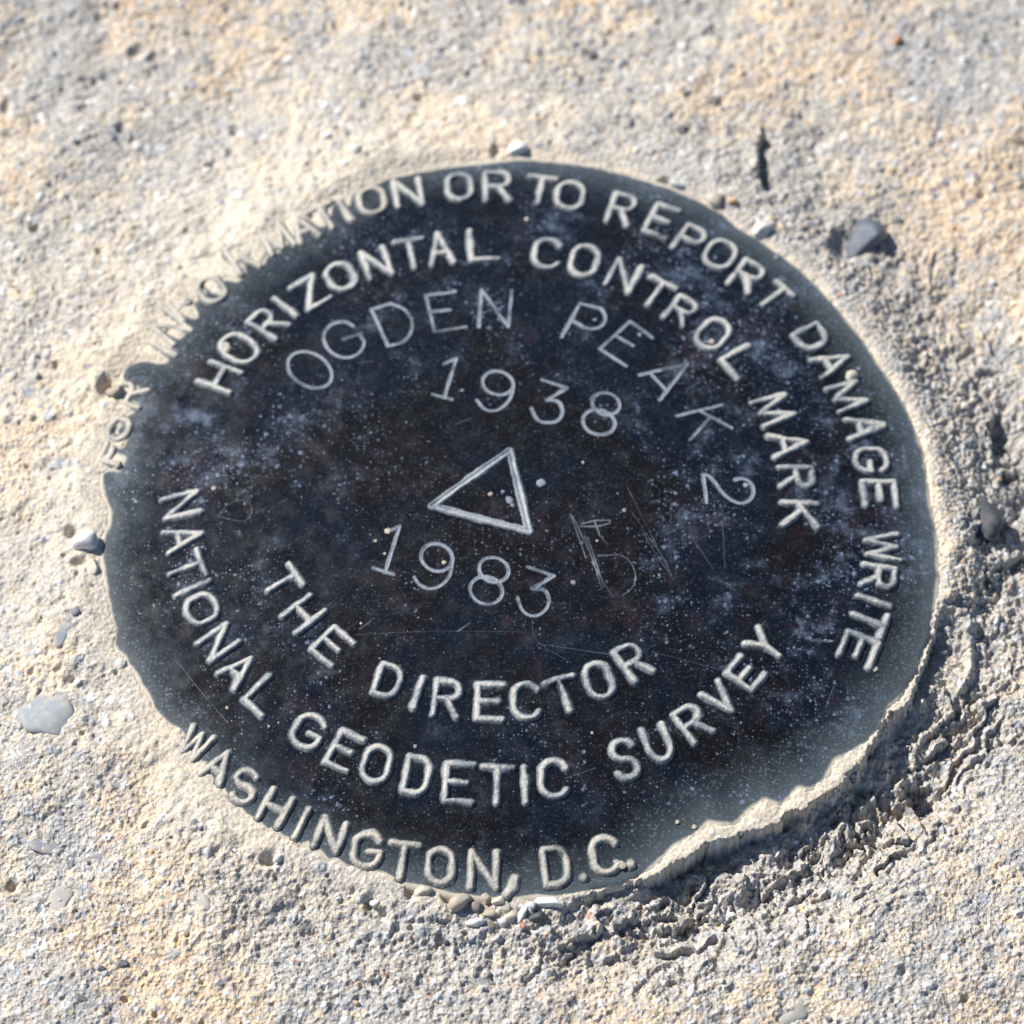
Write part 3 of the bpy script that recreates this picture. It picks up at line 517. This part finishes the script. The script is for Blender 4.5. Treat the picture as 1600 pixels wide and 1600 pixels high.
OUTER = """G W 388 450 285 600 118|G A 506 556 402 712 112|G S 610 642 558 828 105|G H 786 762 692 930 108|G I 912 838 828 1002 1|G N 1046 895 982 1062 115|G G 1212 960 1182 1150 130|G T 1393 1008 1358 1210 132|H O 130 1036 118 1234 125|H N 343 1048 338 1255 125|H , 495 1195 474 1278 60|H D 690 1032 712 1240 112|H . 840 1188 841 1192 20|H C 935 978 965 1180 130|H . 1077 1123 1079 1127 20
B O 88 295 115 440 125|B N 270 255 295 402 122|B O 533 225 545 370 122|B R 727 216 732 374 118|B T 960 240 930 388 128|B O 1106 265 1080 415 130|B R 1380 330 1320 488 105|C E 150 392 70 545 112|C P 300 500 208 630 105|C O 445 565 362 705 135|C R 590 676 488 812 110|C T 738 798 605 895 110|C D 930 1015 788 1088 108|C A 1055 1145 875 1212 105|C M 1118 1315 955 1370 130|F A 1230 48 1028 70 98|F G 1252 222 1064 222 112|F E 1295 392 1105 390 120|F W 1308 660 1122 660 128|F R 1288 822 1100 790 95|F I 1265 962 1080 898 1|F T 1235 1062 1050 988 115|F E 1182 1208 1005 1130 125
A I 1372 360 1442 472 1|A T 1272 390 1350 512 110|A A 1155 445 1235 568 105|A M 1020 495 1105 618 122|A R 850 580 935 720 105|A O 692 752 785 870 118|A F 545 835 650 945 105|A N 455 935 600 1055 112|A I 400 1060 570 1140 1|A R 255 1310 408 1362 100|P O 168 665 203 677 34|P F 157 705 190 713 30"""
for k, txt in enumerate((RAISED, OUTER)):
    for it in txt.replace('\n', '|').split('|'):
        z, ch, tx, ty, bx, by, w = it.split(); T = zp(z, float(tx), float(ty)); Bb = zp(z, float(bx), float(by)); wpx = float(w) if z == 'P' else float(w) / 3.2
        name = 'comma' if ch == ',' else 'full_stop' if ch == '.' else 'raised_letter'
        left = k == 1 and T[0] < 600 and T[1] < 800 or k == 1 and T[1] > 1100
        sw = 0.44 if ch not in '.,' else 0.5
        bury = k == 1 and T[1] < 800 and T[0] < 560; hgt = 0.36 if not bury else 0.29 if T[0] < 300 else 0.32
        place_glyph(ch, T, Bb, wpx, sw, hgt, prof_raised, M_letc if left else M_let, name)
# ------------------------------------------------------------------ stamped characters: top, base and width measured
STAMP = """A O 1260 1120 1195 1302 165|A G 1395 965 1440 1150 175|B D 180 885 230 1085 175|B E 440 820 490 1015 140|B N 718 805 710 1000 150|B P 1210 900 1050 1045 0|B P 1200 895 1100 1080 120|C E 0 0 0 0 0"""
def stamp_poly(pts, zone, w=0.155, h=0.07, mat=None, name="stamped_letter"):
    polys = [[tuple(on_disk(*zp(zone, x, y))[:2]) for x, y in pl] for pl in pts]; return relief_patch(name, polys, w, h, prof_groove, mat or M_stamp, res=0.075, rough=0.01)
def smo(p, it=2):
    for _ in range(it): p = [p[0]] + [q_ for a, b in zip(p[:-1], p[1:]) for q_ in ((a[0]*.75+b[0]*.25, a[1]*.75+b[1]*.25), (a[0]*.25+b[0]*.75, a[1]*.25+b[1]*.75))] + [p[-1]]
    return p
def ellp(cx, cy, a, b, ang, a0=0, a1=360, n=22):
    ca, sa = math.cos(math.radians(ang)), math.sin(math.radians(ang)); o = []
    for i in range(n + 1):
        t = math.radians(a0 + (a1 - a0) * i / n); u, v = a * math.cos(t), b * math.sin(t); o.append((cx + u * ca - v * sa, cy + u * sa + v * ca))
    return o
stamp_poly([ellp(1230, 1210, 118, 82, 28)], 'A')                                                              # O
stamp_poly([ellp(1402, 1062, 100, 84, 15, -75, -330, 20)[:1] + ellp(1400, 1058, 103, 88, 20, -95, -375, 22) + [(1478,1030),(1400,1055)]], 'A')   # G
stamp_poly([[(180,1090),(95,905),(190,880)] + ellp(195, 985, 108, 100, 10, -80, 75, 12) + [(180,1090)]], 'B')  # D
stamp_poly([[(515,818),(370,838),(412,1020),(568,995)],[(392,920),(490,910)]], 'B')                           # E
stamp_poly([[(635,995),(648,808),(782,995),(800,812)]], 'B')                                                  # N
stamp_poly([[(1048,1045),(1140,878)] + ellp(1185, 940, 85, 62, 20, -60, 95, 12) + [(1105,965)]], 'B')          # P
stamp_poly([[(1505,1050),(1390,968),(1240,1105),(1372,1192)],[(1320,1040),(1405,1090)]], 'B')                 # E
stamp_poly([[(0,1235),(240,1180),(100,1360)],[(50,1225),(130,1310)]], 'C')                                     # A
stamp_poly([[(185,1440),(410,1385)],[(300,1415),(460,1500)],[(350,1450),(250,1560)]], 'C')                     # K
stamp_poly([[(335,435),(315,290)] + smo([(315,290),(350,300),(385,345),(415,390),(463,424)]) + ellp(505, 375, 64, 62, 0, 130, -115, 14)], 'F')   # 2
def num(pts, zone): stamp_poly(pts, zone, 0.155, 0.07, None, "stamped_numeral")
num([[(460,1180),(522,1155),(462,1350)],[(405,1332),(500,1358)]], 'B')
num([ellp(730, 1275, 78, 58, 10), smo([(808,1275),(802,1335),(765,1390),(715,1418),(660,1408),(625,1360)])], 'B')
num([[(950,1258),(1075,1300),(975,1362)] + smo([(975,1362),(1030,1362),(1058,1410),(1040,1460),(985,1478),(925,1465),(898,1400)])], 'B')
num([ellp(1270, 1380, 70, 55, 15), ellp(1235, 1472, 82, 62, 15)], 'B')
num([[(180,738),(240,710),(165,945)],[(108,920),(208,955)]], 'E')
num([ellp(425, 868, 80, 68, 20), smo([(505,870),(495,960),(445,1015),(385,1028),(335,1005),(312,965)])], 'E')
num([ellp(710, 930, 75, 60, 15), ellp(672, 1032, 82, 68, 15)], 'E')
num([[(880,915),(1010,960),(905,1025)] + smo([(905,1025),(965,1025),(990,1075),(972,1135),(915,1165),(855,1145),(830,1070)])], 'E')
stamp_poly([[(788,335),(785,335),(400,612),(885,738),(788,335)]], 'E', 0.31, 0.13, mat_letter("stamped_triangle_bronze", (0.03, 0.036, 0.045), (0.17, 0.20, 0.25), (0.36, 0.39, 0.42), 0.3), "stamped_triangle")
# scratches
def scratch(pts, zone, w=0.045, name="scratch"): 
    polys = [[tuple(on_disk(*zp(zone, x, y))[:2]) for x, y in pl] for pl in pts]
    return relief_patch(name, polys, w, 0.012, prof_groove, M_scr, res=0.05, rough=0.0)
M_scr2 = mat_letter("fresh_scratched_bronze", (0.02, 0.026, 0.034), (0.08, 0.095, 0.12), (0.21, 0.22, 0.24), 0.4)
def scratch2(*a, **k): o = scratch(*a, **k); o.data.materials.clear(); o.data.materials.append(M_scr2)
scratch2([[(1095,655),(1170,870)],[(1104,660),(1215,900)],[(1165,760),(1250,1020)],[(1180,770),(1262,1015)],[(1200,890),(1265,1000),(1305,1062)],[(1150,700),(1215,682),(1290,680),(1290,695),(1230,712),(1140,712)],[(1215,690),(1240,760),(1280,800)],[(1230,860),(1340,850)]], 'E', 0.06)
scratch2([smo([(1230,860),(1340,850),(1395,890),(1422,960),(1408,1020),(1350,1060)]),smo([(1345,850),(1410,900),(1420,980)])], 'E', 0.05)
scratch([smo([(770,340),(830,270),(920,260),(948,310),(915,365),(860,365),(770,340)],1)], 'D', 0.05)
scratch([smo([(1400,640),(1480,760),(1580,900)]),smo([(1380,520),(1470,700),(1600,960)])], 'E')
scratch([smo([(20,1255),(300,1238),(600,1235),(860,1240)]),smo([(900,1180),(910,1290),(1090,1390)]),[(930,1300),(1280,1350)]], 'E', 0.035)
scratch([smo([(550,1050),(690,1225),(820,1375)])], 'D', 0.045)
scratch([smo([(60,1180),(220,1220),(400,1270)])], 'F', 0.05)
scratch([[(215,545),(370,770)],[(410,450),(425,760)],smo([(0,560),(80,690),(170,820)])], 'F', 0.04)
scratch([[(970,1350),(930,1450)]], 'F', 0.04)
scratch([[(750,690),(900,640)],[(830,830),(860,810)]], 'H', 0.05)
scratch2([[(1480,900),(1530,875)]], 'D', 0.07)
scratch2([[(530,1235),(590,1195)],[(42,1225),(95,1185)]], 'E', 0.07)
scratch2([[(860,1120),(960,1125)],[(800,1030),(812,1060)]], 'F', 0.13)
scratch([[(520,1480),(600,1450)],[(45,1170),(110,1165)]], 'B', 0.06)
# cement flecks and beads stuck on the plate
def rock_mesh(name, seed, sub=3, facets=9, rough=0.26, flat=0.75):
    r = random.Random(seed); bm = bmesh.new(); bmesh.ops.create_icosphere(bm, subdivisions=sub, radius=1.0)
    pl = [(Vector((r.gauss(0, 1), r.gauss(0, 1), r.gauss(0, 1) * 0.8 + 0.1)).normalized(), r.uniform(0.50, 0.88)) for _ in range(facets)]
    for v in bm.verts:
        for n, d in pl:
            e = v.co.dot(n) - d
            if e > 0: v.co -= n * e * 0.92
        from mathutils import noise as mn
        v.co *= 1 + rough * 0.5 * mn.noise(v.co * 2.1 + Vector((seed, 0, 0))) + rough * 0.25 * mn.noise(v.co * 5 + Vector((0, seed, 0))) + rough * 0.12 * mn.noise(v.co * 11 + Vector((0, 0, seed)))
    me = bpy.data.meshes.new(name); bm.to_mesh(me); bm.free(); me.polygons.foreach_set("use_smooth", [True] * len(me.polygons)); return me
MS = {'creamd': mat_stone('dusty_cream_stone', (0.50, 0.47, 0.40), (0.60, 0.56, 0.47), 0.7, 0.3, 700, 0.8), 'greyd': mat_stone('dusty_grey_stone', (0.30, 0.30, 0.29), (0.42, 0.41, 0.38), 0.7, 0.3, 700, 0.75), 'facet': mat_stone('blue_black_stone', (0.035, 0.05, 0.07), (0.15, 0.19, 0.27), 0.28, 0.6, 260, 0.15),
      'white': mat_stone("white_quartz", (0.74, 0.73, 0.71), (0.84, 0.83, 0.81), 0.38, 0.5, 500, 0.15), 'bluewhite': mat_stone("bluish_quartz", (0.50, 0.56, 0.66), (0.72, 0.74, 0.78), 0.4), 'cream': mat_stone("cream_stone", (0.58, 0.52, 0.40), (0.68, 0.63, 0.52), 0.5),
      'tan': mat_stone("tan_stone", (0.42, 0.36, 0.29), (0.55, 0.47, 0.37), 0.5), 'yellow': mat_stone("yellow_stone", (0.66, 0.56, 0.34), (0.80, 0.76, 0.62), 0.4), 'mauve': mat_stone("mauve_stone", (0.27, 0.22, 0.22), (0.36, 0.29, 0.27), 0.6),
      'brown': mat_stone("brown_stone", (0.22, 0.16, 0.11), (0.34, 0.26, 0.17), 0.5), 'grey': mat_stone("grey_stone", (0.33, 0.32, 0.31), (0.44, 0.43, 0.40), 0.55), 'blue': mat_stone("blue_grey_stone", (0.19, 0.22, 0.27), (0.30, 0.33, 0.37), 0.45),
      'slate': mat_stone("pale_slate_stone", (0.22, 0.26, 0.30), (0.33, 0.36, 0.38), 0.6, 0.4, 400, 0.7), 'dull': mat_stone('dull_blue_fleck', (0.15, 0.19, 0.26), (0.26, 0.30, 0.38), 0.5, 0.5, 900, 0.1), 'slate2': mat_stone("purple_grey_stone", (0.20, 0.20, 0.26), (0.30, 0.30, 0.35), 0.5), 'dark': mat_stone("dark_glossy_stone", (0.03, 0.038, 0.052), (0.07, 0.085, 0.11), 0.3, 0.6, 500, 0.2),
      'red': mat_stone("red_stone", (0.42, 0.18, 0.11), (0.52, 0.27, 0.18), 0.5), 'orange': mat_stone("orange_stone", (0.50, 0.30, 0.15), (0.62, 0.42, 0.24), 0.5)}
protos = [rock_mesh("pebble", s, 3, 8 + s % 4) for s in range(10)]
smallp = [rock_mesh("pebble", 40 + s, 2, 7) for s in range(8)]
def stone(mesh, mat, pos, sx, sy, sz, rz, name, parent=None):
    me = mesh.copy(); me.materials.clear(); me.materials.append(mat); o = link(bpy.data.objects.new(name, me), parent)
    o.location = np.array(pos) * MM; o.scale = (sx * MM, sy * MM, sz * MM); o.rotation_euler = (0, 0, rz); return o
for n, (s, P) in enumerate(zip(STONES, stone_pos)):
    px, py, lw, lh, ang, kind, proud, lab = s; P2 = on_plane(px, py, P[2]); gk_ = 1.28 if proud < 0.36 else 1.12; sx = lw / 14.75 / 2 * gk_; sy = lh / 12.9 / 2 * gk_; sz = max(min(sx, sy) * 1.0, 0.25)
    if proud < 0.36: sz = min(sx, sy) * (0.6 if max(sx, sy) < 1.6 else 0.32)
    o = stone(protos[n % 10], MS[kind], (P2[0], P2[1], P[2] - sz * ((0.88 if max(lw, lh) > 34 else 0.74) - proud) * 0.9), sx, sy, sz, -math.radians(ang), "pebble"); tag(o, label=lab, category='pebble', group='pebbles around the survey mark')
# aggregate grains set in the concrete
gk = ['white','bluewhite','cream','grey','blue','slate','tan','slate2','white','slate','grey','brown','dark','orange']
cnt = 0; occ = [(p[0], p[1], max(s[2], s[3]) / 26) for p, s in zip(stone_pos, STONES)]
meshes = {}
while cnt < 285:
    x, y = random.uniform(x0 + 4, x1 - 5), random.uniform(y0 + 5, y1 - 6)
    i = int(np.searchsorted(ys, y)); j = int(np.searchsorted(xs, x))
    if D[i, j] < 2.0 or random.random() < collar[i, j] * 0.8: continue
    s = min(max(random.lognormvariate(math.log(0.40), 0.28), 0.33), 0.95)
    if any((x - a) ** 2 + (y - b) ** 2 < (c + s + 0.15) ** 2 for a, b, c in occ): continue
    occ.append((x, y, s)); kd = random.choice(gk); mi = random.randrange(8)
    key = (kd, mi)
    if key not in meshes: m_ = smallp[mi].copy(); m_.materials.append(MS[kd]); meshes[key] = m_
    o = link(bpy.data.objects.new("aggregate_grain", meshes[key]), ground); sz = s * random.uniform(0.45, 0.8)
    o.location = (x * MM, y * MM, (Z[i, j] - sz * random.uniform(0.1, 0.55)) * MM); o.scale = (s * MM, s * random.uniform(0.6, 0.95) * MM, sz * MM); o.rotation_euler = (0, 0, random.uniform(0, 6.28)); cnt += 1
# flecks of cement on the plate
FL = [(334,763,5,'cream'),(847,755,9,'bluewhite'),(911,723,4,'cream'),(766,772,6,'cream'),(785,740+28,5,'bluewhite'),(795,782,8,'bluewhite'),(800,790,5,'bluewhite'),(694,879,5,'white'),(896,910,5,'bluewhite'),(976,797,5,'bluewhite'),(1106,474+60,3,'white'),(1112,534,7,'white'),(354,550,11,'cream'),(352,542,8,'cream'),(1331,590,12,'cream'),(1341,577,6,'bluewhite'),(1366,1045,7,'cream'),(972,1352,8,'cream'),(962,1345,6,'cream'),(1290,1000,2,'cream'),(420,1135,6,'white'),(436,1129,4,'white'),(355,1106,4,'cream'),(564,974,3,'cream'),(601,865,3,'white'),(586,845,4,'white'),(606,830,7,'white'),(933,845,3,'tan'),(930,500,5,'bluewhite'),(1000,523,5,'bluewhite'),(1166,758,6,'bluewhite'),(722,610,4,'bluewhite'),(925,1145,3,'tan'),(1058,1285,5,'tan'),(1085,1292,5,'cream'),(649,1166,5,'bluewhite'),(1022,900,2,'cream'),(1030,898,2,'cream'),(823,342,5,'cream'),(1213,402,6,'bluewhite')]
for n, (px, py, r_, kd) in enumerate(FL):
    kd = {'bluewhite': 'dull', 'white': 'tan', 'cream': 'tan' if r_ < 8 else 'creamd'}.get(kd, kd); r_ = r_ * 0.85 if r_ < 8 else r_
    P = on_disk(px, py); s = r_ / 14.75; key = (kd, n % 8)
    if key not in meshes: m_ = smallp[n % 8].copy(); m_.materials.append(MS[kd]); meshes[key] = m_
    o = link(bpy.data.objects.new("cement_fleck", meshes[key]), disk); o.location = (P - ORG) * MM; hz = 0.3 if r_ < 11 else 0.6
    o.scale = (s * MM, s * MM, s * hz * MM); o.rotation_euler = (0, 0, n * 1.7)
    if r_ >= 8 and kd == 'creamd': o.location.z += 0.0002
print("faces", sum(len(m.polygons) for m in bpy.data.meshes))
